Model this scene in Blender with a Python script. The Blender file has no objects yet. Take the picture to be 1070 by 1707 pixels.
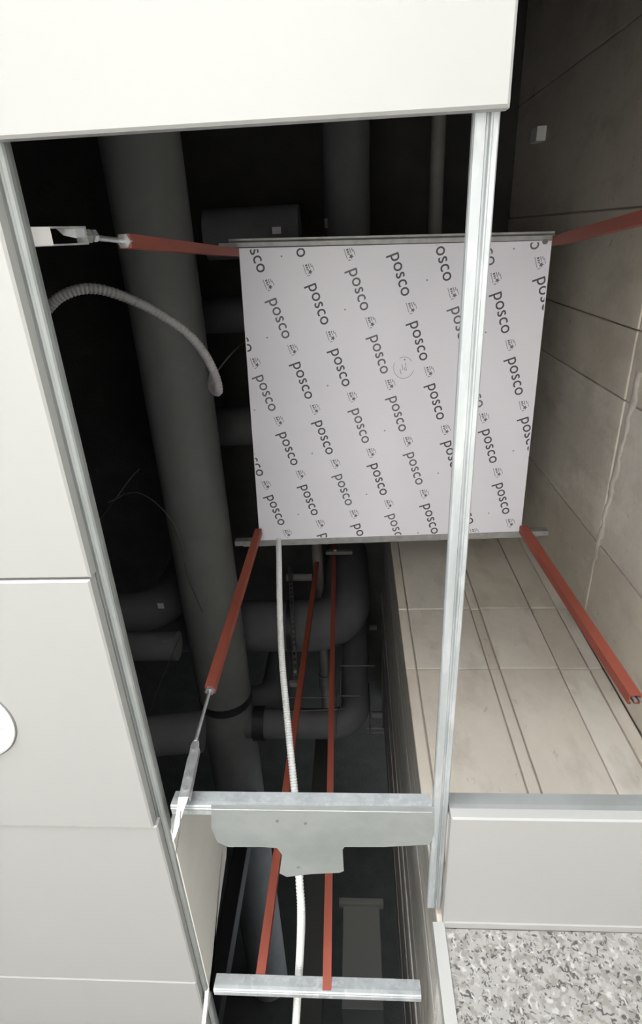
import bpy, bmesh, math, random
from mathutils import Vector, Matrix

# ------------------------------------------------------------------ camera
CZ = 1.92                      # camera height above the floor
FPX, CX, CY = 960.0, 535.0, 853.5
PIT, YAW, ROL = map(math.radians, (63.96, 8.25, 6.31))
Rz = Matrix.Rotation(YAW, 3, 'Z')
_f = Rz @ Vector((0, math.cos(PIT), math.sin(PIT)))
_u = Rz @ Vector((0, -math.sin(PIT), math.cos(PIT)))
_r = Rz @ Vector((1, 0, 0))
RT = math.cos(ROL) * _r + math.sin(ROL) * _u
UP = -math.sin(ROL) * _r + math.cos(ROL) * _u
FW = _f
sc = bpy.context.scene
C = sc.collection
cam = bpy.data.objects.new('camera', bpy.data.cameras.new('camera'))
C.objects.link(cam)
m = Matrix((RT, UP, -FW)).transposed().to_4x4()
m.translation = Vector((0, 0, CZ))
cam.matrix_world = m
cam.data.sensor_fit = 'HORIZONTAL'
cam.data.sensor_width = 36
cam.data.lens = 36 * FPX / 1070
cam.data.clip_start = 0.02
sc.camera = cam

# ------------------------------------------------------------------ light
w = bpy.data.worlds.new('world'); sc.world = w
w.use_nodes = True
bg = w.node_tree.nodes['Background']
bg.inputs[0].default_value = (0.86, 0.93, 1.0, 1)
bg.inputs[1].default_value = 1.0
sun = bpy.data.objects.new('sun', bpy.data.lights.new('sun', 'SUN'))
C.objects.link(sun)
sun.data.energy = 100.0
sun.data.color = (1.0, 0.985, 0.955)
sun.data.angle = math.radians(1.0)
sun.rotation_euler = Vector((0.0, 4.6, -2.1)).to_track_quat('-Z', 'Y').to_euler()
day = bpy.data.objects.new('window_daylight', bpy.data.lights.new('window_daylight', 'AREA'))
C.objects.link(day)
day.data.shape = 'RECTANGLE'
day.data.size, day.data.size_y = 4.4, 2.1
day.data.energy = 420.0
day.data.color = (0.95, 0.97, 1.0)
day.location = (-1.6, -4.12, 1.35)
day.rotation_euler = Vector((0, 1, 0)).to_track_quat('-Z', 'Z').to_euler()
vs = sc.view_settings
vs.view_transform = 'Standard'; vs.look = 'None'
vs.exposure = -0.12; vs.gamma = 1.0; vs.use_curve_mapping = False
sc.cycles.use_denoising = True
sc.cycles.max_bounces = 10
sc.cycles.diffuse_bounces = 6

# ------------------------------------------------------------------ helpers
def ray(px, py):
    return RT * ((px - CX) / FPX) + UP * (-(py - CY) / FPX) + FW
def atz(px, py, z):            # z measured from the camera's height
    d = ray(px, py); d = d * (z / d.z); return Vector((d.x, d.y, d.z + CZ))
def aty(px, py, y):
    d = ray(px, py); d = d * (y / d.y); return Vector((d.x, d.y, d.z + CZ))
def atx(px, py, x):
    d = ray(px, py); d = d * (x / d.x); return Vector((d.x, d.y, d.z + CZ))

M = {}
def mat(name, col, rough=0.6, metal=0.0, noise=None, bump=None, spec=0.5, extra=None):
    """noise = (scale, colour2, lo, hi, detail, stretch)  bump = (scale, strength, distance)"""
    mt = bpy.data.materials.new(name); mt.use_nodes = True
    nt = mt.node_tree; b = nt.nodes['Principled BSDF']
    b.inputs['Base Color'].default_value = (*col, 1)
    b.inputs['Roughness'].default_value = rough
    b.inputs['Metallic'].default_value = metal
    b.inputs['Specular IOR Level'].default_value = spec
    tc = nt.nodes.new('ShaderNodeTexCoord')
    last = None
    for k, n_ in enumerate(noise or []):
        scale, c2, lo, hi, det, stretch = n_
        mp = nt.nodes.new('ShaderNodeMapping'); mp.inputs['Scale'].default_value = stretch
        nt.links.new(tc.outputs['Object'], mp.inputs['Vector'])
        no = nt.nodes.new('ShaderNodeTexNoise'); no.inputs['Scale'].default_value = scale
        no.inputs['Detail'].default_value = det; no.inputs['Roughness'].default_value = 0.6
        nt.links.new(mp.outputs[0], no.inputs['Vector'])
        rp = nt.nodes.new('ShaderNodeMapRange')
        rp.inputs['From Min'].default_value = lo; rp.inputs['From Max'].default_value = hi
        nt.links.new(no.outputs['Fac'], rp.inputs['Value'])
        mx = nt.nodes.new('ShaderNodeMix'); mx.data_type = 'RGBA'
        nt.links.new(rp.outputs[0], mx.inputs['Factor'])
        if last is None: mx.inputs['A'].default_value = (*col, 1)
        else: nt.links.new(last, mx.inputs['A'])
        mx.inputs['B'].default_value = (*c2, 1)
        last = mx.outputs['Result']
    if last is not None: nt.links.new(last, b.inputs['Base Color'])
    if bump:
        no = nt.nodes.new('ShaderNodeTexNoise'); no.inputs['Scale'].default_value = bump[0]
        no.inputs['Detail'].default_value = 5
        nt.links.new(tc.outputs['Object'], no.inputs['Vector'])
        bp = nt.nodes.new('ShaderNodeBump'); bp.inputs['Strength'].default_value = bump[1]
        bp.inputs['Distance'].default_value = bump[2]
        nt.links.new(no.outputs['Fac'], bp.inputs['Height']); nt.links.new(bp.outputs[0], b.inputs['Normal'])
    M[name] = mt
    return mt

U = (1, 1, 1)
mat('tile_white', (0.38, 0.382, 0.374), 0.45, noise=[(3, (0.373, 0.375, 0.367), .4, .7, 3, U)])
mat('galvanised', (0.47, 0.50, 0.51), 0.5, 0.35, noise=[(14, (0.33, 0.36, 0.37), .45, .72, 6, (1, .15, 1)), (60, (0.58, 0.60, 0.61), .5, .75, 3, (1, .2, 1))], bump=(80, .08, .002))
mat('galvanised_dull', (0.30, 0.32, 0.315), 0.6, 0.2, noise=[(9, (0.24, 0.26, 0.255), .4, .7, 5, U)], bump=(60, .1, .002))
mat('zinc', (0.62, 0.64, 0.65), 0.35, 0.7, noise=[(40, (0.45, 0.46, 0.47), .4, .7, 4, U)])
for nm_, k_ in (('concrete', (1, 1, 1)), ('concrete_tan', (.95, .925, .885)), ('concrete_pale', (1.04, 1.03, 1.02))):
    mat(nm_, tuple(a * b for a, b in zip((0.71, 0.672, 0.608), k_)), 0.85, noise=[
        (1.7, tuple(a * b for a, b in zip((0.58, 0.545, 0.488), k_)), .44, .70, 7, U),
        (6, tuple(a * b for a, b in zip((0.76, 0.725, 0.665), k_)), .5, .72, 7, (1, 1, .5)),
        (9, (0.50, 0.46, 0.395), .52, .80, 7, (1, 1, .45)), (30, (0.36, 0.32, 0.27), .64, .80, 5, (1, 1, .6))], bump=(18, .3, .01))
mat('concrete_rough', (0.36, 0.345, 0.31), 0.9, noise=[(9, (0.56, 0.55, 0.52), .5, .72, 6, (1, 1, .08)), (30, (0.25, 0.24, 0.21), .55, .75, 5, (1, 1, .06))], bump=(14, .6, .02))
mat('joint', (0.50, 0.45, 0.385), 0.95)
mat('plenum_shade', (0.055, 0.057, 0.052), 0.95, noise=[(6, (0.075, 0.075, 0.069), .4, .7, 6, U)], bump=(40, .5, .01))  # shade of the unlit plenum put into the slab and wall colour
mat('foam', (0.13, 0.137, 0.143), 0.75, noise=[(5, (0.16, 0.168, 0.175), .45, .75, 4, U)], bump=(25, .2, .004))
mat('foam_pale', (0.20, 0.205, 0.205), 0.8, noise=[(5, (0.24, 0.245, 0.245), .45, .75, 4, U)], bump=(25, .2, .004))  # paler foam variant for the lengthwise pipe
mat('foam_tape', (0.03, 0.032, 0.035), 0.5)
mat('pvc_grey', (0.24, 0.235, 0.22), 0.6, noise=[(8, (0.17, 0.165, 0.155), .4, .7, 4, U)])
mat('red_primer', (0.335, 0.082, 0.052), 0.55, noise=[(10, (0.25, 0.06, 0.038), .45, .7, 4, (1, 1, .2))], bump=(60, .15, .001))
mat('white_plastic', (0.80, 0.82, 0.82), 0.4)
mat('grey_plastic', (0.30, 0.30, 0.30), 0.45)
mat('film', (0.78, 0.78, 0.85), 0.38, noise=[(2.5, (0.75, 0.75, 0.82), .4, .7, 3, U)], bump=(3, .08, .01))
mat('ink', (0.075, 0.075, 0.085), 0.6)
mat('ink_light', (0.27, 0.265, 0.28), 0.6)
mat('ink_mid', (0.14, 0.14, 0.15), 0.6)
mat('steel_side', (0.40, 0.40, 0.41), 0.4, 0.6)
mat('gypsum', (0.72, 0.72, 0.68), 0.85, noise=[(6, (0.67, 0.67, 0.635), .4, .7, 4, U)], bump=(50, .15, .002))
mat('wall_paint', (0.72, 0.71, 0.68), 0.7, noise=[(2, (0.70, 0.69, 0.66), .4, .7, 3, U)])
mat('floor_tile', (0.42, 0.41, 0.395), 0.5, noise=[(4, (0.39, 0.38, 0.365), .4, .7, 4, U)])
mat('black', (0.012, 0.012, 0.014), 0.5)
mat('sticker', (0.85, 0.85, 0.85), 0.4)
mat('lamp_lens', (0.88, 0.88, 0.86), 0.3)
mat('cable_dark', (0.06, 0.06, 0.055), 0.6)
mat('rail_steel', (0.36, 0.365, 0.36), 0.5, 0.3, noise=[(30, (0.27, 0.275, 0.27), .4, .7, 4, U)])
mat('dust_metal', (0.20, 0.20, 0.19), 0.6, 0.2)

def granite():
    mt = mat('granite', (0.30, 0.293, 0.28), 0.4)
    nt = mt.node_tree; b = nt.nodes['Principled BSDF']
    tc = nt.nodes.new('ShaderNodeTexCoord')
    prev = None
    for sc_, lo, hi, col in ((60, .48, .58, (0.22, 0.212, 0.196)), (95, .56, .62, (0.07, 0.068, 0.066)), (70, .58, .68, (0.42, 0.415, 0.40))):
        no = nt.nodes.new('ShaderNodeTexNoise'); no.inputs['Scale'].default_value = sc_; no.inputs['Detail'].default_value = 2
        no.inputs['Distortion'].default_value = sc_ * .01
        nt.links.new(tc.outputs['Object'], no.inputs['Vector'])
        rp = nt.nodes.new('ShaderNodeMapRange'); rp.inputs['From Min'].default_value = lo; rp.inputs['From Max'].default_value = hi
        nt.links.new(no.outputs['Fac'], rp.inputs['Value'])
        mx = nt.nodes.new('ShaderNodeMix'); mx.data_type = 'RGBA'
        nt.links.new(rp.outputs[0], mx.inputs['Factor'])
        if prev is None: mx.inputs['A'].default_value = (0.30, 0.293, 0.28, 1)
        else: nt.links.new(prev, mx.inputs['A'])
        mx.inputs['B'].default_value = (*col, 1); prev = mx.outputs['Result']
    nt.links.new(prev, b.inputs['Base Color'])
granite()

def add_box(bm, lo, hi, bev=0.0):
    vs_ = [bm.verts.new((x, y, z)) for z in (lo[2], hi[2]) for y in (lo[1], hi[1]) for x in (lo[0], hi[0])]
    fs = [bm.faces.new([vs_[i] for i in q]) for q in ((0, 2, 3, 1), (4, 5, 7, 6), (0, 1, 5, 4), (2, 6, 7, 3), (0, 4, 6, 2), (1, 3, 7, 5))]
    if bev > 0:
        es = list({e for f in fs for e in f.edges})
        bmesh.ops.bevel(bm, geom=es, offset=bev, segments=2, affect='EDGES', profile=.6)
def frames(pts):
    pts = [Vector(p) for p in pts]; T = []
    for i in range(len(pts)):
        a = pts[max(0, i - 1)]; b = pts[min(len(pts) - 1, i + 1)]
        T.append((b - a).normalized())
    n = T[0].orthogonal().normalized(); out = []
    if abs(T[0].z) > .9: n = Vector((1, 0, 0))
    for p, t in zip(pts, T):
        n = (n - t * n.dot(t)).normalized()
        out.append((p, n, t.cross(n)))
    return out
def add_tube(bm, pts, r, seg=16, cap=True, smooth=True, twist=0.0):
    rs = r if isinstance(r, (list, tuple)) else [r] * len(pts)
    rings = []
    for (p, n, b), rr in zip(frames(pts), rs):
        rings.append([bm.verts.new(p + n * (rr * math.cos(twist + 2 * math.pi * k / seg)) + b * (rr * math.sin(twist + 2 * math.pi * k / seg))) for k in range(seg)])
    for a, b in zip(rings, rings[1:]):
        for k in range(seg):
            f = bm.faces.new((a[k], a[(k + 1) % seg], b[(k + 1) % seg], b[k])); f.smooth = smooth
    if cap:
        bm.faces.new([bm.verts.new(v.co) for v in rings[0]][::-1]); bm.faces.new([bm.verts.new(v.co) for v in rings[-1]])
    return rings
def add_hollow(bm, p0, p1, half, wall, rot=0.0):
    """square hollow section from p0 to p1"""
    s = math.sqrt(2)
    rr = []
    for h in (half, half - wall):
        rings = []
        for (p, n, b) in frames([p0, p1]):
            rings.append([bm.verts.new(p + n * (h * s * math.cos(rot + math.pi / 4 + math.pi / 2 * k)) + b * (h * s * math.sin(rot + math.pi / 4 + math.pi / 2 * k))) for k in range(4)])
        rr.append(rings)
    o, i = rr
    for k in range(4):
        j = (k + 1) % 4
        bm.faces.new((o[0][k], o[0][j], o[1][j], o[1][k]))
        bm.faces.new((i[0][j], i[0][k], i[1][k], i[1][j]))
        bm.faces.new((o[0][j], o[0][k], i[0][k], i[0][j]))
        bm.faces.new((o[1][k], o[1][j], i[1][j], i[1][k]))
def add_prism(bm, poly, ax_u, ax_v, ax_n, org, thick):
    """closed polygon (u,v) extruded along ax_n"""
    ax_u, ax_v, ax_n, org = map(Vector, (ax_u, ax_v, ax_n, org))
    a = [bm.verts.new(org + ax_u * u + ax_v * v) for u, v in poly]
    b = [bm.verts.new(org + ax_u * u + ax_v * v + ax_n * thick) for u, v in poly]
    bm.faces.new(a); bm.faces.new(b[::-1])
    for k in range(len(poly)):
        j = (k + 1) % len(poly)
        bm.faces.new((a[j], a[k], b[k], b[j]))
def spline(ctrl, n=10):
    P = [Vector(p) for p in ctrl]; P = [2 * P[0] - P[1]] + P + [2 * P[-1] - P[-2]]; out = []
    for i in range(1, len(P) - 2):
        for k in range(n):
            t = k / n
            out.append(.5 * ((2 * P[i]) + (P[i + 1] - P[i - 1]) * t + (2 * P[i - 1] - 5 * P[i] + 4 * P[i + 1] - P[i + 2]) * t * t + (3 * P[i] - P[i - 1] - 3 * P[i + 1] + P[i + 2]) * t ** 3))
    out.append(P[-2]); return out
def arc_path(segs):
    """polyline with rounded corners: list of (point, corner radius)"""
    out = []
    for i, (p, r) in enumerate(segs):
        p = Vector(p)
        if r <= 0 or i in (0, len(segs) - 1): out.append(p); continue
        a = (Vector(segs[i - 1][0]) - p).normalized(); b = (Vector(segs[i + 1][0]) - p).normalized()
        ang = a.angle(b); d = r / math.tan(ang / 2)
        c = p + (a + b).normalized() * (r / math.sin(ang / 2))
        s, e = p + a * d - c, p + b * d - c
        for k in range(9):
            v = s * (1 - k / 8) + e * (k / 8); out.append(c + v.normalized() * s.length)
    return out
def obj(name, bm, material, parent=None, recalc=True):
    if recalc: bmesh.ops.recalc_face_normals(bm, faces=bm.faces[:])
    me = bpy.data.meshes.new(name); bm.to_mesh(me); bm.free()
    me.materials.append(M[material])
    o = bpy.data.objects.new(name, me); C.objects.link(o)
    if parent:
        o.parent = parent
        if parent.type == 'EMPTY': o.matrix_parent_inverse = Matrix.Translation(-parent.location)
    return o
def tag(o, label, cat, group=None):
    o['label'] = label; o['category'] = cat
    if group: o['group'] = group
    return o
def thing(name, label, cat, loc=(0, 0, 0), group=None):
    o = bpy.data.objects.new(name, None); C.objects.link(o); o.location = loc; o.empty_display_size = .1
    return tag(o, label, cat, group)
def struct(o): o['kind'] = 'structure'; return o
def bxo(name, lo, hi, material, parent=None, bev=0.0):
    bm = bmesh.new(); add_box(bm, lo, hi, bev); return obj(name, bm, material, parent)
def root(name):
    o = bpy.data.objects.new(name, None); C.objects.link(o); o.empty_display_size = .1; return struct(o)

# ------------------------------------------------------------------ setting
XR, YF, XP = 0.862, 1.435, 0.165          # right wall, far pillar face, pillar's left corner
ZC = CZ + 0.78                            # underside of ceiling tiles (2.70)
ZS = CZ + 3.6                            # underside of slab
TB = 0.023                                # tray depth of a ceiling tile
struct(bxo('floor', (-5.2, -4.3, -0.12), (XR + .2, 6.2, 0.0), 'floor_tile'))
struct(bxo('ceiling_slab', (-3.2, -3.2, ZS), (XR + .2, 5.2, ZS + .2), 'plenum_shade'))
struct(bxo('wall_left', (-5.2, -4.3, 0), (-5.0, 6.2, ZC + .1), 'wall_paint'))
struct(bxo('wall_end', (-5.0, 6.0, 0), (XP, 6.2, ZC + .1), 'wall_paint'))
# plenum enclosure
struct(bxo('wall_plenum_left', (-3.2, -3.2, ZC + .12), (-3.0, 5.2, ZS), 'plenum_shade'))
struct(bxo('wall_plenum_back', (-3.0, -3.2, ZC + .12), (XR, -3.0, ZS), 'plenum_shade'))
struct(bxo('wall_plenum_far', (-3.0, 5.0, ZC + .12), (XP + .1, 5.2, ZS), 'plenum_shade'))
# window wall behind the viewer
wb = root('wall_back')
for lo, hi in (((-5.0, -4.3, 0), (-4.0, -4.15, ZC + .1)), ((.75, -4.3, 0), (XR, -4.15, ZC + .1)), ((-4.0, -4.3, 0), (.75, -4.15, .25)), ((-4.0, -4.3, 2.45), (.75, -4.15, ZC + .1))):
    bxo('wall_panel', lo, hi, 'wall_paint', wb)
wn = root('window_1')
for x in (-4.0, -2.525, -1.75, .20, .70):
    bxo('window_mullion', (x, -4.27, .25), (x + .05, -4.2, 2.45), 'galvanised_dull', wn)
bxo('window_transom', (-4.0, -4.26, .96), (.75, -4.21, 1.0), 'galvanised_dull', wn)
for lo, hi in (((-3.95, -4.245, .25), (-2.525, -4.235, 2.45)), ((-2.475, -4.245, .25), (-1.75, -4.235, 2.45)), ((-1.70, -4.245, .25), (.20, -4.235, .96)), ((.25, -4.245, .25), (.70, -4.235, 2.45))):
    bxo('sun_block_panel', lo, hi, 'wall_paint', wn)  # unseen opaque panels, added to narrow the sun to one bay
# right wall: painted below the ceiling, bare concrete panels above
wr = root('wall_right')
bxo('wall_panel', (XR, -4.3, 0), (XR + .2, YF, ZC - .02), 'wall_paint', wr)
bxo('wall_core', (XR + .012, -3.2, ZC - .02), (XR + .2, YF + .2, ZS), 'joint', wr)
rng = random.Random(4)
ys = [-3.2, -2.1, -1.58, -1.06, -.54, -.03, .308, .525, 1.047, YF]
zs = [ZC - .02, CZ + 1.86, ZS]
for i in range(len(ys) - 1):
    for j in range(2):
        d = rng.uniform(-.0025, .0025); g = .0022
        bxo('concrete_panel', (XR + d, ys[i] + g, zs[j] + g), (XR + .02, ys[i + 1] - g, zs[j + 1] - g), rng.choice(('concrete', 'concrete', 'concrete_tan', 'concrete_pale')), wr, .004)
# seam of leaked grout along the horizontal joint
bm = bmesh.new(); n_ = 60; tp, bt = [], []
for i in range(n_ + 1):
    y0 = .42 + i * (YF - .42) / n_; zc = CZ + 1.80 + .10 * i / n_ + .006 * math.sin(i * .9) + .004 * math.sin(i * 2.3)
    hw_ = .016 + .005 * math.sin(i * 1.3 + 1) + .004 * math.sin(i * .37)
    for dx, dz in ((.003, -hw_ - .004), (-.0022, -hw_ * .6), (-.0026, hw_ * .6), (.003, hw_ + .004)): tp.append(bm.verts.new((XR + dx, y0, zc + dz)))
for i in range(n_):
    for k in range(3): f_ = bm.faces.new((tp[4 * i + k], tp[4 * i + k + 1], tp[4 * i + k + 5], tp[4 * i + k + 4])); f_.smooth = True
obj('grout_seam', bm, 'concrete', wr)
# far pillar: granite below the ceiling, bare concrete above
wf = root('wall_far')
bxo('wall_core', (XP + .012, YF + .012, ZC - .02), (XR, 3.4, ZS), 'joint', wf)
xs = [XP, .203, .462, .500, .708, .813, XR]
zs = [ZC - .02, CZ + 1.645, CZ + 2.012, ZS]
for i in range(len(xs) - 1):
    for j in range(3):
        d = rng.uniform(-.003, .003); g = .0024
        if i == 2: d += .003
        bxo('concrete_panel', (xs[i] + (g if i else 0), YF + d, zs[j] + g), (xs[i + 1] - g, YF + .02, zs[j + 1] - g), rng.choice(('concrete', 'concrete_tan', 'concrete_pale')), wf, .004)
# rough side face of the pillar, cast against boards that left vertical ridges
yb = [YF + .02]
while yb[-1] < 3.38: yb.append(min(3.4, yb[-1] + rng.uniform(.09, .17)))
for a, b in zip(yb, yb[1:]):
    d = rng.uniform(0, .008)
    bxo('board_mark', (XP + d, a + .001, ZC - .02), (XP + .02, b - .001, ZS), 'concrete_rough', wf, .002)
wg = root('wall_granite')
bxo('granite_panel', (XP + .012, YF - .006, 0), (XR, YF + .02, ZC - .006), 'granite', wg)
bxo('wall_core', (XP + .01, YF + .02, 0), (XR, 3.4, ZC - .02), 'wall_paint', wg)
tr = root('trim_1')
bxo('corner_trim', (XP - .012, YF - .014, 0), (XP + .014, YF + .03, ZC + .004), 'tile_white', tr, .001)
bxo('wall_angle', (XP + .014, YF - .024, ZC - .004), (XR, YF - .006, ZC + .012), 'tile_white', tr)

# suspended ceiling
ce = root('ceiling')
def tile(x0, x1, y0, y1, dz=0.0, hole=None, name='ceiling_tile'):
    """metal tray tile: bottom sheet, four turned-up sides, bevelled lower edge"""
    bm = bmesh.new(); z = ZC + dz; b = .0035; t = .0012
    def ring(x, zz): return [bm.verts.new(p) for p in ((x0 + x, y0 + x, zz), (x1 - x, y0 + x, zz), (x1 - x, y1 - x, zz), (x0 + x, y1 - x, zz))]
    R0, R1, R2 = ring(b, z), ring(0, z + b), ring(0, z + TB)
    R3, R4 = ring(t, z + TB), ring(t, z + t + b)
    R5 = ring(b + t, z + t)
    seq = [R0, R1, R2, R3, R4, R5]
    for a, c in zip(seq, seq[1:]):
        for k in range(4):
            bm.faces.new((a[k], a[(k + 1) % 4], c[(k + 1) % 4], c[k]))
    if hole is None:
        bm.faces.new(R0[::-1]); bm.faces.new(R5)
    else:
        hx, hy, hr = hole
        for Rg, zz in ((R0, z), (R5, z + t)):
            n = 48
            cv = [bm.verts.new((hx + hr * math.cos(2 * math.pi * k / n), hy + hr * math.sin(2 * math.pi * k / n), zz)) for k in range(n)]
            ces = [bm.edges.new((cv[k], cv[(k + 1) % n])) for k in range(n)]
            res = [bm.edges.get((Rg[k], Rg[(k + 1) % 4])) for k in range(4)]
            bmesh.ops.triangle_fill(bm, use_beauty=True, use_dissolve=False, edges=ces + res)
    return obj(name, bm, 'tile_white', ce)
XL = -0.437
DL = (-0.748, 0.804, 0.078)
g = .0012
# near tile (its right edge overhangs the carrier) and the tiles behind it
tile(-.422, .178, -.717, -.117)
tile(-1.025, -.425, -.717, -.117, .001)
tile(-.422, .178, -1.319, -.719); tile(-1.025, -.425, -1.319, -.719)
# the column of tiles left of the opening
tile(XL - .6, XL, -.113 + g, .491 - g, 0)
tile(XL - .6, XL - .002, .491 + g, 1.103, -.003, DL)
tile(XL - .6, XL + .004, 1.106, 1.706, .002)
tile(XL - .6, XL + .002, 1.709, 2.309, .002)
for k in range(-2, 4):
    y0 = -.113 + k * .603
    tile(XL - 1.203, XL - .603, y0 + g, y0 + .6)
tile(.180, XR - .002, -.86, -.26, 0); tile(.180, XR - .002, -1.32, -.862, 0)
# cut tile between the carrier and the pillar
tile(.176, XR - .002, 1.064, YF - .008, 0)
# the closed rest of the ceiling, further off
for lo, hi in (((-5.0, -4.15, ZC + .03), (-1.645, 6.0, ZC + .09)), ((-1.645, -4.15, ZC + .03), (.178, -1.325, ZC + .09)),
               ((-1.645, 2.32, ZC + .03), (XP, 6.0, ZC + .09)), ((.178, -4.15, ZC + .03), (XR, -1.325, ZC + .09))):
    bxo('ceiling_field', lo, hi, 'tile_white', ce)

# galvanised carrier bars, open hollow section with a centre groove underneath
def bar(name, p0, p1, wd=.031, h=.036, material='galvanised', label=None, cat='ceiling bar', group=None, z=None):
    z = ZC + TB + .001 if z is None else z
    p0 = Vector((*p0, z)); p1 = Vector((*p1, z))
    d = (p1 - p0); L = d.length; d.normalize(); s = Vector((0, 0, 1)).cross(d) * -1
    hw = wd / 2
    prof = [(-hw, .003), (-hw + .002, 0), (-.001, 0), (.0005, .004), (.003, .004), (.0045, -.0015), (.0065, -.0015), (.008, 0), (hw - .002, 0), (hw, .003),
            (hw, .012), (hw - .005, h), (-hw + .005, h), (-hw, .012)]
    bm = bmesh.new(); add_prism(bm, prof, s, (0, 0, 1), d, p0, L)
    return tag(obj(name, bm, material), label, cat, group)
bar('ceiling_carrier', (.158, -.75), (.158, YF - .03), label='galvanised metal carrier bar running across the front of the printed box', cat='carrier')
bar('ceiling_carrier', (XL + .001, -.75), (XL + .001, 2.33), .030, .030, 'galvanised_dull', 'grey metal carrier bar along the edge of the left white ceiling tiles', 'carrier')
bar('cross_bar', (-.405, 1.083), (.141, 1.083), .028, .040, 'galvanised', 'galvanised cross bar between the two carriers above the bent plate', 'cross bar')
bar('cross_bar', (-.405, 1.80), (.141, 1.80), .028, .040, 'galvanised', 'galvanised cross bar closing the far bay, holding the two distant red rods', 'cross bar')
bar('cross_bar', (.176, 1.079), (XR - .004, 1.079), .024, .042, 'galvanised_dull', 'galvanised cross bar on top of the bright tile edge beside the pillar', 'cross bar')
# ------------------------------------------------------------------ suspended box with printed film
ZB = 1.985
Q = [atz(398, 414, ZB), atz(920, 401, ZB), atz(868, 886, ZB), atz(433, 901, ZB)]
box = thing('suspended_box', 'square box with lettered protective film underneath, hung in the open ceiling', 'box', (.12, .55, CZ + ZB))
HB = .34
def quad_prism(bm, pts, z0, z1, inset=0.0):
    c = sum(pts, Vector()) / 4
    P = [p + (c - p).normalized() * inset for p in pts]
    a = [bm.verts.new((p.x, p.y, z0)) for p in P]; b = [bm.verts.new((p.x, p.y, z1)) for p in P]
    bm.faces.new(a); bm.faces.new(b[::-1])
    for k in range(4): bm.faces.new((a[k], a[(k + 1) % 4], b[(k + 1) % 4], b[k]))
bm = bmesh.new(); quad_prism(bm, Q, CZ + ZB + .004, CZ + ZB + HB, .006); obj('body', bm, 'steel_side', box)
bm = bmesh.new(); quad_prism(bm, Q, CZ + ZB, CZ + ZB + .004); panel = obj('bottom_panel', bm, 'film', box)
panel['label'] = 'lilac protective film with printed lettering'
# lettering
def text_mesh(body, size, offset):
    cu = bpy.data.curves.new('t', 'FONT'); cu.body = body; cu.size = size; cu.align_x = 'CENTER'; cu.align_y = 'CENTER'
    cu.offset = offset; cu.resolution_u = 3; cu.space_character = 1.04
    o = bpy.data.objects.new('t', cu); C.objects.link(o)
    dg = bpy.context.evaluated_depsgraph_get()
    me = bpy.data.meshes.new_from_object(o.evaluated_get(dg))
    bpy.data.objects.remove(o); bpy.data.curves.remove(cu)
    return me
KB = ZB / .78 / 2.35
A_ = Vector((.0600, .1918)) * KB; B_ = Vector((.1215, -.0365)) * KB; O_ = Vector((.081, .345)) * KB
tx = Vector((A_.x, A_.y, 0)).normalized(); ty = Vector((tx.y, -tx.x, 0)); tz = Vector((0, 0, -1))
ROT = Matrix((tx, ty, tz)).transposed().to_4x4()
word = text_mesh('posco', .0545 * KB, .0003)
bbx = [v.co.x for v in word.vertices]; wl = max(bbx) - min(bbx); sx = .122 * KB / wl
rng = random.Random(9)
def clip(bm):
    c = sum(Q, Vector()) / 4
    for k in range(4):
        a, b = Q[k], Q[(k + 1) % 4]
        n = Vector((b.y - a.y, -(b.x - a.x), 0)).normalized()
        if n.dot(c - a) > 0: n = -n
        bmesh.ops.bisect_plane(bm, geom=bm.verts[:] + bm.edges[:] + bm.faces[:], plane_co=a - n * .004, plane_no=n, clear_outer=True)
def place(name, me, x, y, sx, sy, material, dz=.0006):
    t = bmesh.new(); t.from_mesh(me)
    t.transform(Matrix.Translation((x, y, CZ + ZB - dz)) @ ROT @ Matrix.Diagonal((sx, sy, 1, 1)))
    clip(t)
    if len(t.faces) == 0: t.free(); return
    obj(name, t, material, panel, False)
def rect(t, x0, y0, x1, y1):
    v = [t.verts.new((a, b, 0)) for a, b in ((x0, y0), (x1, y0), (x1, y1), (x0, y1))]; t.faces.new(v)
def logo_mesh():
    t = bmesh.new(); u = .001 * KB
    rect(t, -17 * u, -14 * u, 12 * u, -12.4 * u)
    for a, b in ((-14, -9), (-7, -3), (-1, 2)): rect(t, a * u, -8 * u, b * u, -2 * u)
    rect(t, -14 * u, 1 * u, 0, 3 * u); rect(t, -12 * u, 7 * u, -2 * u, 9 * u); rect(t, -6 * u, 11 * u, 10 * u, 12.5 * u)
    c = t.verts.new((9 * u, 0, 0)); n = 10
    pv = [t.verts.new((9 * u + (8 if k % 2 == 0 else 3.6) * u * math.cos(k * math.pi / 5), (8 if k % 2 == 0 else 3.6) * u * math.sin(k * math.pi / 5), 0)) for k in range(n)]
    for k in range(n): t.faces.new((c, pv[k], pv[(k + 1) % n]))
    rect(t, 16 * u, -12 * u, 18 * u, -4 * u)
    me = bpy.data.meshes.new('l'); t.to_mesh(me); t.free(); return me
logo = logo_mesh()
t = bmesh.new()
v = [t.verts.new((.0030 * math.cos(k * math.pi / 3), .0030 * math.sin(k * math.pi / 3), 0)) for k in range(6)]; t.faces.new(v)
dot = bpy.data.meshes.new('d'); t.to_mesh(dot); t.free()
for i in range(-8, 9):
    for j in range(-9, 10):
        p = O_ + A_ * i + B_ * j
        if -.55 < p.x < .8 and -.15 < p.y < 1.25:
            place('printed_word', word, p.x, p.y, sx, 1.0, ('ink', 'ink', 'ink_mid')[rng.randrange(3)])
            q = p + A_ * .49 + Vector((ty.x, ty.y)) * .004
            place('printed_emblem', logo, q.x, q.y, 1, 1, 'ink_mid')
            if (i + j) % 2 == 0:
                s_ = p + A_ * .2 + B_ * .52
                place('printed_dot', dot, s_.x, s_.y, 1, 1, 'ink_light')
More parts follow.
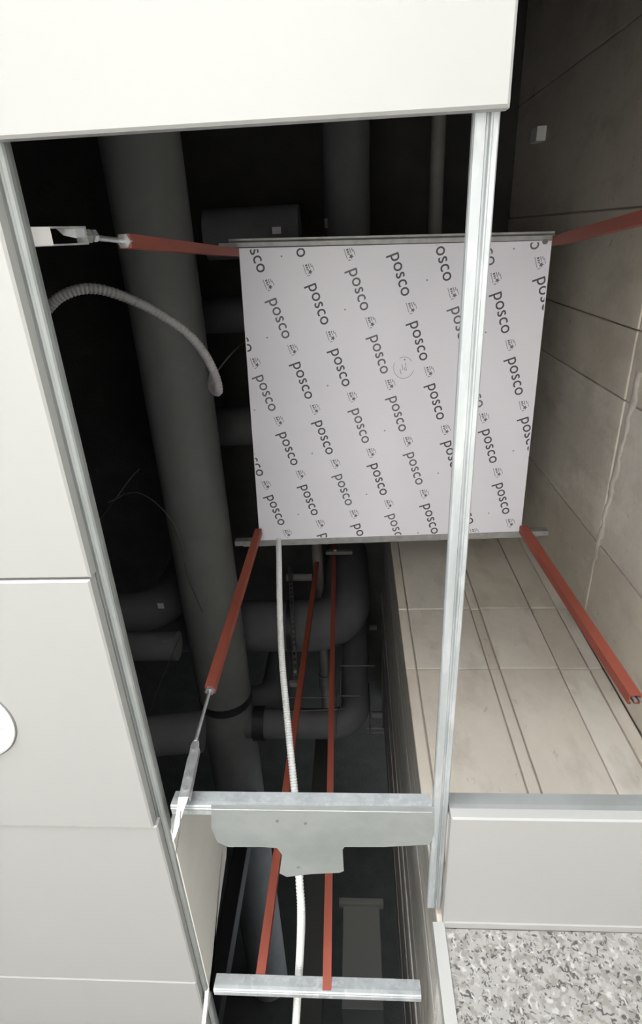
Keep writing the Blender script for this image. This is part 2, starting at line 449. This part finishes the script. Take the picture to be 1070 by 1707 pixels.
# hand-drawn inspection ring on the film
cst = atz(673, 612, ZB); bmL = bmesh.new()
for a0, a1, rr in ((.3, 3.6, .034), (4.2, 5.7, .030)):
    pv = []
    for k in range(19):
        a = a0 + (a1 - a0) * k / 18
        for d in (0, .0016):
            pv.append(bmL.verts.new((cst.x + (rr + d) * math.cos(a), cst.y + (rr * 1.1 + d) * math.sin(a), CZ + ZB - .0006)))
    for k in range(18): bmL.faces.new((pv[2 * k], pv[2 * k + 1], pv[2 * k + 3], pv[2 * k + 2]))
for dx, dy, l in ((-.008, -.01, .02), (.004, -.014, .026), (-.014, .006, .018), (.0, .0, .012)):
    v = [bmL.verts.new((cst.x + dx + a, cst.y + dy + b, CZ + ZB - .0006)) for a, b in ((0, 0), (.002, 0), (.006, l), (.004, l))]; bmL.faces.new(v)
obj('stamp_mark', bmL, 'ink_light', panel, False)['label'] = 'faint round inspection mark'

# angle rails the box sits on
def rail(label, a, b, wdt, hgt, zz, front):
    a, b = Vector(a), Vector(b); d = (b - a).normalized(); s = Vector((0, 0, 1)).cross(d)
    if front: s = -s
    t = thing('support_rail', label, 'rail', (a + b) / 2)
    bm = bmesh.new(); add_prism(bm, [(0, 0), (wdt, 0), (wdt, .003), (.003, .003), (.003, hgt), (0, hgt)], s, (0, 0, 1), d, a, (b - a).length)
    obj('angle_bar', bm, 'rail_steel', t)
    bm = bmesh.new(); add_prism(bm, [(wdt + .004, .012), (wdt + .011, .012), (wdt + .011, .016), (wdt + .004, .016)], s, (0, 0, 1), d, a + d * .03, (b - a).length - .06); add_prism(bm, [(wdt - .001, .003), (wdt, .003), (wdt + .006, .013), (wdt + .005, .013)], s, (0, 0, 1), d, a + d * .03, (b - a).length - .06)
    obj('rail_lip', bm, 'rail_steel', t)
    return t, d, s
t1, d1, s1 = rail('zinc angle rail under the near edge of the printed box', atz(365, 413, ZB - .004), atz(942, 399.5, ZB - .004), .013, .032, 0, True)
t2, d2, s2 = rail('zinc angle rail under the far edge of the printed box', atz(391, 903, ZB - .004), atz(914, 885, ZB - .004), .020, .030, 0, False)
p = atz(908, 403, ZB); bm = bmesh.new(); add_tube(bm, [(p.x, p.y, p.z - .008), (p.x, p.y, p.z + .001)], .008, 6, smooth=False); obj('screw_head', bm, 'dust_metal', box)

# ------------------------------------------------------------------ red hanger rods
def hanger(label, top, bot, half, rod_end=None, up=True, rot=0.0, group='red hanger rods'):
    t = thing('hanger_rod', label, 'hanger rod', bot, group)
    bm = bmesh.new(); add_hollow(bm, bot, top, half, .003, rot); obj('red_sleeve', bm, 'red_primer', t)
    bm = bmesh.new()
    d = (Vector(top) - Vector(bot)).normalized()
    e = Vector(rod_end) if rod_end is not None else Vector(bot) - d * .006
    pts = [e, Vector(bot) + d * .01, Vector(top)]
    if up: pts.append(Vector((top[0], top[1], ZS)))
    add_tube(bm, pts, .0045, 8); obj('threaded_rod', bm, 'zinc', t)
    return t
def ring_part(name, a, b, r, seg, material, parent):
    bm = bmesh.new(); add_tube(bm, [a, b], r, seg, smooth=seg > 8); return obj(name, bm, material, parent)

# far left corner of the box: sleeve, rod, turnbuckle hook
ll_top, ll_bot = atz(431, 886, ZB - .02), atz(350, 1150, 1.13)
ll_b0, ll_b1, ll_b2 = atz(326, 1236, .935), atz(306, 1330, .795), atz(291, 1402, .745)
hl = hanger('red hanger rod with a zinc clip hanging beside the left carrier', ll_top, ll_bot, .0125, ll_b0)
ring_part('sleeve_nut', Vector(ll_bot), Vector(ll_bot) + (ll_bot - ll_top).normalized() * .008, .0125, 6, 'zinc', hl)
dn = (ll_b1 - ll_b0).normalized(); sd = Vector((1, 0, 0)); sd = (sd - dn * sd.dot(dn)).normalized(); nn = dn.cross(sd)
L1 = (ll_b1 - ll_b0).length
bm = bmesh.new()
add_prism(bm, [(-.006, 0), (.008, 0), (.0105, .012), (.0105, .03), (.012, .06), (.012, L1), (-.010, L1), (-.010, .05), (-.008, .03), (-.009, .012)], sd, dn, nn, ll_b0, .002)
add_prism(bm, [(.0105, .02), (.0125, .02), (.0125, L1), (.0105, L1)], sd, dn, nn, ll_b0 - nn * .012, .014)
strap = obj('strap_clip', bm, 'zinc', hl)
for u in (.022, L1 - .05, L1 - .02):
    c = ll_b0 + dn * u; ring_part('bolt', c - nn * .005, c + nn * .008, .0045, 6, 'dust_metal', hl)
bm = bmesh.new()
add_prism(bm, [(-.010, 0), (.010, 0), (.006, .03), (.001, .075), (-.003, .085), (-.006, .075), (-.008, .03)], sd, (ll_b2 - ll_b1).normalized(), nn, ll_b1, .0025)
obj('hook_tongue', bm, 'zinc', hl)
bm = bmesh.new()
add_tube(bm, spline([ll_b1 + dn * .03, atz(299, 1385, .760), atz(293, 1425, .765), atz(297, 1450, .775), atz(304, 1478, .78)], 6), .0013, 6); obj('tie_wire', bm, 'dust_metal', hl)

# far right corner: sleeve cut off short of the ceiling
lr_top, lr_bot = atz(872, 882, ZB - .02), atz(1058, 1166, 1.08)
hr = hanger('red hanger rod ending in an open cut end before the concrete corner', lr_top, lr_bot, .0145)
dd = (lr_bot - lr_top).normalized()
bm = bmesh.new()
for s_ in (-1, 1):
    o_ = Vector((.0095 * s_, -.004 * s_, 0))
    add_tube(bm, [lr_bot + o_ - dd * .02, lr_bot + o_ + dd * .012], .003, 6)
obj('rod_ends', bm, 'zinc', hr)

# near left corner: sleeve, rod, adjuster clip held by the left carrier
ul_top, ul_bot = atz(392, 421, ZB - .02), atz(208, 402, 1.10)
ul_b0, ul_b1 = atz(138, 394, .955), atz(40, 397, .845)
hu = hanger('red hanger rod with an adjuster clip and white sticker above the left carrier', ul_top, ul_bot, .0115, ul_b0, False)
ring_part('sleeve_nut', Vector(ul_bot) + (ul_top - ul_bot).normalized() * .004, Vector(ul_bot) + (ul_bot - ul_top).normalized() * .006, .0125, 6, 'zinc', hu)
dn = (ul_b1 - ul_b0).normalized(); ring_part('nut', ul_b0 - dn * .012, ul_b0 + dn * .002, .011, 6, 'dust_metal', hu)
ring_part('nut', ul_b0 - dn * .026, ul_b0 - dn * .018, .010, 6, 'zinc', hu)
sd = Vector((0, 1, 0)); sd = (sd - dn * sd.dot(dn)).normalized(); nn = dn.cross(sd); L1 = (ul_b1 - ul_b0).length
bm = bmesh.new()
add_prism(bm, [(-.0135, 0), (.0115, 0), (.0115, L1), (.009, L1), (.009, .004), (-.011, .004), (-.011, L1), (-.0135, L1)], sd, dn, nn, ul_b0 - nn * .009, .018)
obj('adjuster_clip', bm, 'zinc', hu)
bm = bmesh.new(); add_prism(bm, [(-.0135, 0), (.002, .004), (-.002, .03), (-.0135, .045)], sd, dn, nn, ul_b0 - nn * .010, .0012); obj('spring_tab', bm, 'zinc', hu)
bm = bmesh.new(); add_prism(bm, [(-.013, L1 * .66), (.0105, L1 * .66), (.0105, L1 * .97), (-.013, L1 * .97)], sd, dn, nn, ul_b0 - nn * .011, .0225); obj('sticker', bm, 'sticker', hu)

# near right corner: sleeve running out of the picture
hanger('red hanger rod at the near right corner of the box beside the wall', atz(928, 401, ZB - .02), atz(1150, 342, 1.19), .0135)
# two hangers further off, behind the box
b_ = atz(431, 1655, .81); hanger('long red hanger rod behind the box, left of the white conduit end', aty(533, 905, b_.y), b_, .0125)
b_ = atz(545, 1655, .81); hanger('long red hanger rod behind the box, right of the white conduit end', aty(557, 905, b_.y), b_, .0115)
# ------------------------------------------------------------------ conduits
def corrugated(bm, path, r, pitch):
    P = []
    path = [Vector(p) for p in path]; acc = 0
    L = [0]
    for a, b in zip(path, path[1:]): L.append(L[-1] + (b - a).length)
    n = int(L[-1] / (pitch / 4)); i = 0; rs = []
    for k in range(n + 1):
        s = L[-1] * k / n
        while i < len(L) - 2 and L[i + 1] < s: i += 1
        P.append(path[i].lerp(path[i + 1], (s - L[i]) / max(1e-9, L[i + 1] - L[i]))); rs.append(r * (1 + .09 * (1, 0, -1, 0)[k % 4]))
    add_tube(bm, P, rs, 10)
bm = bmesh.new()
corrugated(bm, spline([atz(464, 895, ZB + .02), atz(465, 930, 1.88), atz(466, 1010, 1.68), atz(470, 1100, 1.50), atz(478, 1190, 1.34), atz(484, 1250, 1.24), atz(491, 1320, 1.14), atz(497, 1400, 1.02), atz(499, 1465, .95), atz(502, 1520, .90), atz(500, 1590, .89), atz(492, 1725, .83)], 8), .0105, .008)
tag(obj('flexible_conduit', bm, 'white_plastic'), 'white flexible conduit dangling from the box behind the bent plate', 'conduit')
bm = bmesh.new()
corrugated(bm, spline([atz(20, 600, 1.46), atz(78, 517, 1.45), atz(112, 489, 1.45), atz(155, 481, 1.47), atz(205, 494, 1.50), atz(262, 521, 1.55), atz(310, 554, 1.60), atz(342, 592, 1.64), atz(360, 630, 1.67), atz(364, 652, 1.69), atz(356, 650, 1.72), atz(352, 636, 1.76), atz(358, 622, 1.80)], 8), .0125, .010)
tag(obj('flexible_conduit', bm, 'grey_plastic'), 'grey corrugated conduit curving over the left carrier and hooking back', 'conduit')
bm = bmesh.new(); add_tube(bm, spline([atz(362, 618, 1.82), atz(380, 596, 1.9), atz(404, 572, 2.05), atz(430, 556, 2.2)], 6), .003, 6)
tag(obj('cable', bm, 'cable_dark'), 'thin dark cable running from the hooked conduit end to the box', 'cable')

# ------------------------------------------------------------------ pipes in the plenum
def pipe(name, label, segs, r, material='foam', parts=(), cat='pipe', seg=28):
    path = arc_path(segs)
    t = thing(name, label, cat, Vector(segs[0][0]))
    bm = bmesh.new(); add_tube(bm, path, r, seg); obj('pipe_body', bm, material, t)
    for (a, b, rr, mm, nm) in parts: ring_part(nm, Vector(a), Vector(b), rr, seg, mm, t)
    return t
zp = CZ + 2.30; xp = -.312 * 2.30
pipe('insulated_pipe', 'thick dark insulated pipe running lengthwise left of the box', [((xp, -2.9, zp), 0), ((xp, 4.95, zp), 0)], .138, 'foam_pale',
     [((xp, y, zp), (xp, y + .05, zp), .1395, 'foam_tape', 'tape_band') for y in (2.16,)])
Yg = 2.08; Zg = aty(480, 1043, Yg).z - CZ
a = Vector((-2.9, Yg, CZ + Zg)); e = aty(583, 1042, Yg)
pipe('insulated_pipe', 'large dark insulated pipe crossing behind the box and elbowing upward', [(a, 0), ((e.x - .03, Yg, CZ + Zg), .20), ((e.x - .03, Yg, ZS - .002), 0)], .15, 'foam',
     [((-.42, Yg, CZ + Zg), (-.39, Yg, CZ + Zg), .152, 'foam_tape', 'tape_band'), ((-1.5, Yg, CZ + Zg), (-1.46, Yg, CZ + Zg), .152, 'foam_tape', 'tape_band')])
Ys = 2.36; Zs = aty(500, 1206, Ys).z - CZ
e = aty(592, 1206, Ys)
pipe('insulated_pipe', 'small dark insulated branch pipe below the large one, elbowing upward', [((xp + .1, Ys, CZ + Zs), 0), ((e.x, Ys, CZ + Zs), .13), ((e.x, Ys + .02, ZS), 0)], .078, 'foam',
     [((xp + .14, Ys, CZ + Zs), (xp + .2, Ys, CZ + Zs), .09, 'foam_tape', 'collar')])
c0 = aty(458, 1170, 2.46); 
pipe('insulated_pipe', 'short dark insulated stub bulging beside the lengthwise pipe', [((xp + .02, 2.46, c0.z), 0), ((c0.x, 2.46, c0.z), .12), ((c0.x, 2.46, c0.z + .9), 0)], .092, 'foam')
# dark elbows at far left
c0 = aty(262, 1012, 1.75)
pipe('insulated_pipe', 'dark insulated elbow with a bright label at the far left', [((-2.9, 1.75, c0.z - .05), 0), ((c0.x + .05, 1.75, c0.z - .05), .17), ((c0.x + .05, 1.75, ZS), 0)], .105, 'foam')
c1 = aty(272, 1072, 1.7)
pipe('insulated_pipe', 'dark insulated pipe under the labelled elbow at far left', [((-2.9, 1.70, c1.z - .02), 0), ((xp - .13, 1.70, c1.z - .02), 0)], .068, 'foam')
c2 = aty(330, 1225, 2.0)
pipe('insulated_pipe', 'lowest dark insulated elbow beside the hanging strap clip', [((c2.x - .75, 1.75, c2.z - .55), 0), ((c2.x - .2, 2.0, c2.z), .2), ((xp, 2.0, c2.z + .02), 0)], .09, 'foam')
# above the near end of the box
zq = 2.95
pipe('drain_pipe', 'pale grey pipe running out above the near edge of the box', [((.378, -2.9, CZ + zq), 0), ((.378, .5, CZ + zq), 0)], .031, 'pvc_grey', seg=20)
pipe('insulated_pipe', 'broad dark pipe above the middle of the box', [((-.02, -2.9, CZ + zq + .03), 0), ((-.02, .6, CZ + zq + .03), 0)], .105, 'foam')
pipe('insulated_pipe', 'round dark pipe end above the near left corner of the box', [((-.62, atz(461, 386, 2.62).y, CZ + 2.72), 0), ((-.22, atz(461, 386, 2.62).y, CZ + 2.72), 0)], .10, 'foam')
pipe('insulated_pipe', 'dark cross pipe over the lengthwise pipe, ending above the box', [((-.96, .36, ZS), 0), ((-.96, .36, CZ + 3.1), .13), ((-.25, .36, CZ + 3.1), 0)], .085, 'foam')
pipe('insulated_pipe', 'second dark cross pipe, behind the hooked grey conduit', [((-.96, .95, ZS), 0), ((-.96, .95, CZ + 3.1), .15), ((-.45, .95, CZ + 3.1), 0)], .11, 'foam')
# pale pipes behind the box
zl = 3.05
p0 = atz(526, 880, zl); p1 = atz(545, 1186, zl)
pl = pipe('drain_pipe', 'pale grey pipe with a side branch, passing over the large dark pipe', [(p0, 0), (p1, 0)], .032, 'pvc_grey',
     [(p1 - Vector((0, .02, 0)), p1 + Vector((0, .03, 0)), .036, 'foam_tape', 'end_cap'), (atz(541, 1135, zl) - Vector((0, .06, 0)), atz(541, 1135, zl) + Vector((0, .06, 0)), .038, 'pvc_grey', 'sleeve_joint')], seg=18)
br = atz(520, 962, zl); bm = bmesh.new(); add_tube(bm, [br, br + Vector((-.16, 0, 0))], .024, 14); obj('side_branch', bm, 'pvc_grey', pl)
# slotted channel in front of the large pipe
s0, s1 = aty(493, 1135, 1.87), aty(483, 942, 1.87)
t = thing('slotted_channel', 'narrow slotted metal channel hanging in front of the large dark pipe', 'channel', s0)
bm = bmesh.new(); w_ = .0125
up_ = (s1 - s0).normalized(); L_ = (s1 - s0).length; n_ = 24; ps = L_ / n_
sdv = Vector((1, 0, 0)); sdv = (sdv - up_ * sdv.dot(up_)).normalized(); nv = up_.cross(sdv)
for s_ in (-1, 1):
    add_prism(bm, [(s_ * w_, 0), (s_ * w_ * .45, 0), (s_ * w_ * .45, L_), (s_ * w_, L_)], sdv, up_, nv, s0, .0015)
    add_prism(bm, [(s_ * w_, 0), (s_ * w_ * .85, 0), (s_ * w_ * .85, L_), (s_ * w_, L_)], sdv, up_, nv, s0, .018)
for k in range(n_ + 1):
    add_prism(bm, [(-w_ * .45, k * ps - ps * .22), (w_ * .45, k * ps - ps * .22), (w_ * .45, k * ps + ps * .22), (-w_ * .45, k * ps + ps * .22)], sdv, up_, nv, s0, .0015)
obj('channel_body', bm, 'dust_metal', t)
bm = bmesh.new(); add_tube(bm, [s0 + up_ * .06 - nv * .008, s0 + up_ * .06 + nv * .01], .008, 6); obj('bolt', bm, 'zinc', t)
bm = bmesh.new(); add_box(bm, (s0.x - .028, s0.y - .006, s0.z - .02), (s0.x + .028, s0.y + .02, s0.z), .002); obj('foot_bracket', bm, 'dust_metal', t)
# wire rack and small fittings on the far side
t = thing('wire_rack', 'thin wire rack behind the red rods beside the pillar', 'rack', aty(600, 1200, 2.6))
bm = bmesh.new()
for pa, pb in (((480, 1163), (560, 1163)), ((565, 1110), (625, 1110)), ((478, 1186), (575, 1182)), ((563, 1115), (560, 1235)), ((562, 1160), (600, 1160)), ((567, 1120), (567, 1190))):
    add_tube(bm, [aty(*pa, 2.24), aty(*pb, 2.24)], .0028, 6)
obj('wires', bm, 'dust_metal', t)
t = thing('conduit_bracket', 'small lit metal bracket with a fitting on the rough pillar side', 'bracket', aty(628, 1215, 2.5))
bm = bmesh.new()
for pa, pb in (((615, 1140), (617, 1225)), ((612, 1214), (640, 1214)), ((614, 1222), (640, 1221)), ((636, 1060), (638, 1215)), ((616, 1090), (614, 1110))):
    add_tube(bm, [aty(*pa, 2.5), aty(*pb, 2.5)], .0042, 6)
obj('bracket_bars', bm, 'dust_metal', t)
bm = bmesh.new(); c = aty(628, 1192, 2.5); add_tube(bm, [c - Vector((.03, 0, 0)), c + Vector((.03, 0, 0))], .022, 10); obj('fitting', bm, 'foam', t)
bm = bmesh.new(); c = aty(622, 1046, 2.5); add_tube(bm, [c - Vector((.025, 0, 0)), c + Vector((.025, 0, 0))], .02, 10); obj('fitting', bm, 'foam', t)
t = thing('terminal_strip', 'small terminal strip glinting just behind the far rail of the box', 'terminal strip', aty(565, 918, 1.6))
c = aty(565, 918, 1.62); bm = bmesh.new(); add_box(bm, (c.x - .075, c.y, c.z - .012), (c.x + .075, c.y + .02, c.z + .012), .002); obj('strip_body', bm, 'dust_metal', t)
bm = bmesh.new(); add_tube(bm, [(c.x, c.y + .012, c.z + .01), (c.x, c.y + .012, ZS)], .003, 6); obj('drop_wire', bm, 'dust_metal', t)
bm = bmesh.new(); add_box(bm, (c.x - .03, c.y - .004, c.z - .008), (c.x - .014, c.y, c.z + .008), .001); obj('terminal_screw', bm, 'sticker', t)
# small stickers and pieces of tape that catch the light
def chip(label, c, sx, sy, sz, material='sticker', cat='label', thick=None):
    bm = bmesh.new(); add_box(bm, (c.x - sx, c.y - sy, c.z - sz), (c.x + sx, c.y + sy, c.z + sz), .0008); return tag(obj('pipe_label', bm, material), label, cat)
p = atz(268, 1010, 2.36); chip('bright paper label on the upper elbow at far left', p, .016, .016, .0012)
p = atz(274, 1071, c1.z - CZ - .0885); chip('dim paper label on the pipe under the labelled elbow', p, .014, .01, .0012, 'pvc_grey')
p = atz(461, 384, 2.6165); chip('small white tag above the near rail, nearer the left corner of the box', p, .018, .013, .006)
p = atz(548, 372, 2.925); chip('pale tag above the near rail, right of the small white tag', p, .020, .020, .0012, 'pvc_grey')
p = atx(897, 225, XR - .018); chip('pale clip high on the dark right wall beyond the carrier', p, .02, .028, .05, 'sticker', 'clip')
# loose thin cables at far left
for i, (pts, lab) in enumerate((([(165, 868), (190, 835), (215, 800), (232, 782)], 'straight thin wire crossing the dark gap beside the left carrier'),
                 ([(180, 838), (215, 822), (245, 828), (280, 860), (302, 905), (312, 960)], 'drooping thin cable left of the lengthwise pipe'),
                 ([(250, 1185), (262, 1150), (275, 1120)], 'short thin wire low beside the left carrier'))):
    bm = bmesh.new(); add_tube(bm, spline([atz(*p, 1.7) for p in pts] + [atz(pts[-1][0] + 25, pts[-1][1] + (60 if i == 1 else -60), 2.0)] if i else [atz(95, 960, .86)] + [atz(*p, 1.7) for p in pts], 6), .0017, 6)
    tag(obj('loose_cable', bm, 'cable_dark'), lab, 'cable')

# ------------------------------------------------------------------ far bay
# bent galvanised plate with a tab, lying behind the cross bar
def curve_poly(px): return px
zpl = .803
pts = [(352, 1343), (724, 1346), (724, 1390), (716, 1408), (640, 1412), (574, 1412), (571, 1417), (573, 1452), (566, 1455), (520, 1457), (478, 1462), (466, 1456), (470, 1425), (462, 1414), (440, 1412), (380, 1412), (362, 1404), (352, 1380)]
P3 = [atz(x, y, zpl) for x, y in pts]
t = thing('bent_plate', 'grey sheet-metal plate with a tab below the far cross bar', 'plate', P3[0])
bm = bmesh.new(); add_prism(bm, [(p.x, p.y) for p in P3], (1, 0, 0), (0, 1, 0), (0, 0, 1), (0, 0, CZ + zpl), .002); obj('plate_sheet', bm, 'galvanised_dull', t)
for q in ((462, 1368), (509, 1372), (497, 1445)):
    c = atz(*q, zpl); bm = bmesh.new(); add_tube(bm, [c + Vector((0, 0, -.002)), c + Vector((0, 0, .001))], .0035, 8); obj('rivet', bm, 'dust_metal', t)
# sloping plasterboard upstand left of it
xg = -.418
pts = [(296, 1352), (330, 1346), (366, 1350), (374, 1375), (379, 1400), (377, 1430), (370, 1480), (362, 1540), (354, 1600), (348, 1650), (342, 1710), (300, 1500)]
P3 = [atx(x, y, xg) for x, y in pts]
P3[-1] = Vector((xg, P3[-2].y, ZC + .03)); P3.append(Vector((xg, P3[0].y, ZC + .03)))
bm = bmesh.new(); add_prism(bm, [(p.y, p.z) for p in P3], (0, 1, 0), (0, 0, 1), (-1, 0, 0), (xg, 0, 0), .0095)
tag(obj('plasterboard_upstand', bm, 'gypsum'), 'pale plasterboard upstand with a curved edge left of the bent plate', 'board')
# square duct and beams deep in the far bay
t = thing('air_duct', 'dark square duct with a paler lower face beyond the far bay', 'duct', (-.1, 3.2, CZ + 1.6))
c = aty(572, 1500, 3.0); d = aty(632, 1500, 3.0)
bm = bmesh.new(); add_box(bm, (c.x, 3.0, c.z - .45), (d.x, 4.6, c.z - .02), .004); obj('duct_body', bm, 'dust_metal', t)
bm = bmesh.new(); add_box(bm, (c.x - .02, 2.98, c.z - .03), (d.x + .02, 3.02, c.z), .003); obj('duct_flange', bm, 'dust_metal', t)
c = aty(390, 1500, 2.7)
bm = bmesh.new(); add_box(bm, (c.x - .05, 2.7, ZC + .1), (c.x + .02, 2.8, CZ + 2.13), .004)
tag(obj('black_strut', bm, 'black'), 'black upright strut beyond the plasterboard upstand', 'strut')
c = aty(522, 1520, 2.9)
bm = bmesh.new(); add_box(bm, (c.x - .05, 2.9, ZC + .1), (c.x + .06, 3.0, CZ + 2.75), .004)
tag(obj('timber_post', bm, 'cable_dark'), 'brownish dark post between the two distant red hanger rods', 'post')

# ------------------------------------------------------------------ recessed downlight
def lathe(bm, prof, c, seg=48):
    rings = [[bm.verts.new((c[0] + r * math.cos(2 * math.pi * k / seg), c[1] + r * math.sin(2 * math.pi * k / seg), z)) for k in range(seg)] for r, z in prof]
    for a, b in zip(rings, rings[1:]):
        for k in range(seg):
            f = bm.faces.new((a[k], a[(k + 1) % seg], b[(k + 1) % seg], b[k])); f.smooth = True
    return rings
t = thing('downlight', 'round white recessed downlight in the left ceiling tile', 'downlight', (DL[0], DL[1], ZC))
z = ZC - .003
bm = bmesh.new(); lathe(bm, [(.090, z), (.093, z - .002), (.092, z - .005), (.074, z - .007), (.070, z - .004), (.062, z + .03), (.062, z + .034), (.078, z + .034), (.077, z), (.090, z)], DL); obj('trim_ring', bm, 'white_plastic', t)
bm = bmesh.new(); lathe(bm, [(.080, z + .001), (.0955, z + .001), (.0955, z - .0012), (.080, z - .0012), (.080, z + .001)], DL); obj('shadow_ring', bm, 'dust_metal', t)  # dark ring standing in for the shadow line around the trim
bm = bmesh.new(); rg = lathe(bm, [(.061, z + .028), (.061, z + .034)], DL); bm.faces.new(rg[0][::-1]); bm.faces.new(rg[1]); obj('lens', bm, 'lamp_lens', t)
bm = bmesh.new(); rg = lathe(bm, [(.060, z + .036), (.060, z + .09)], DL); bm.faces.new(rg[0][::-1]); bm.faces.new(rg[1]); obj('housing', bm, 'dust_metal', t)
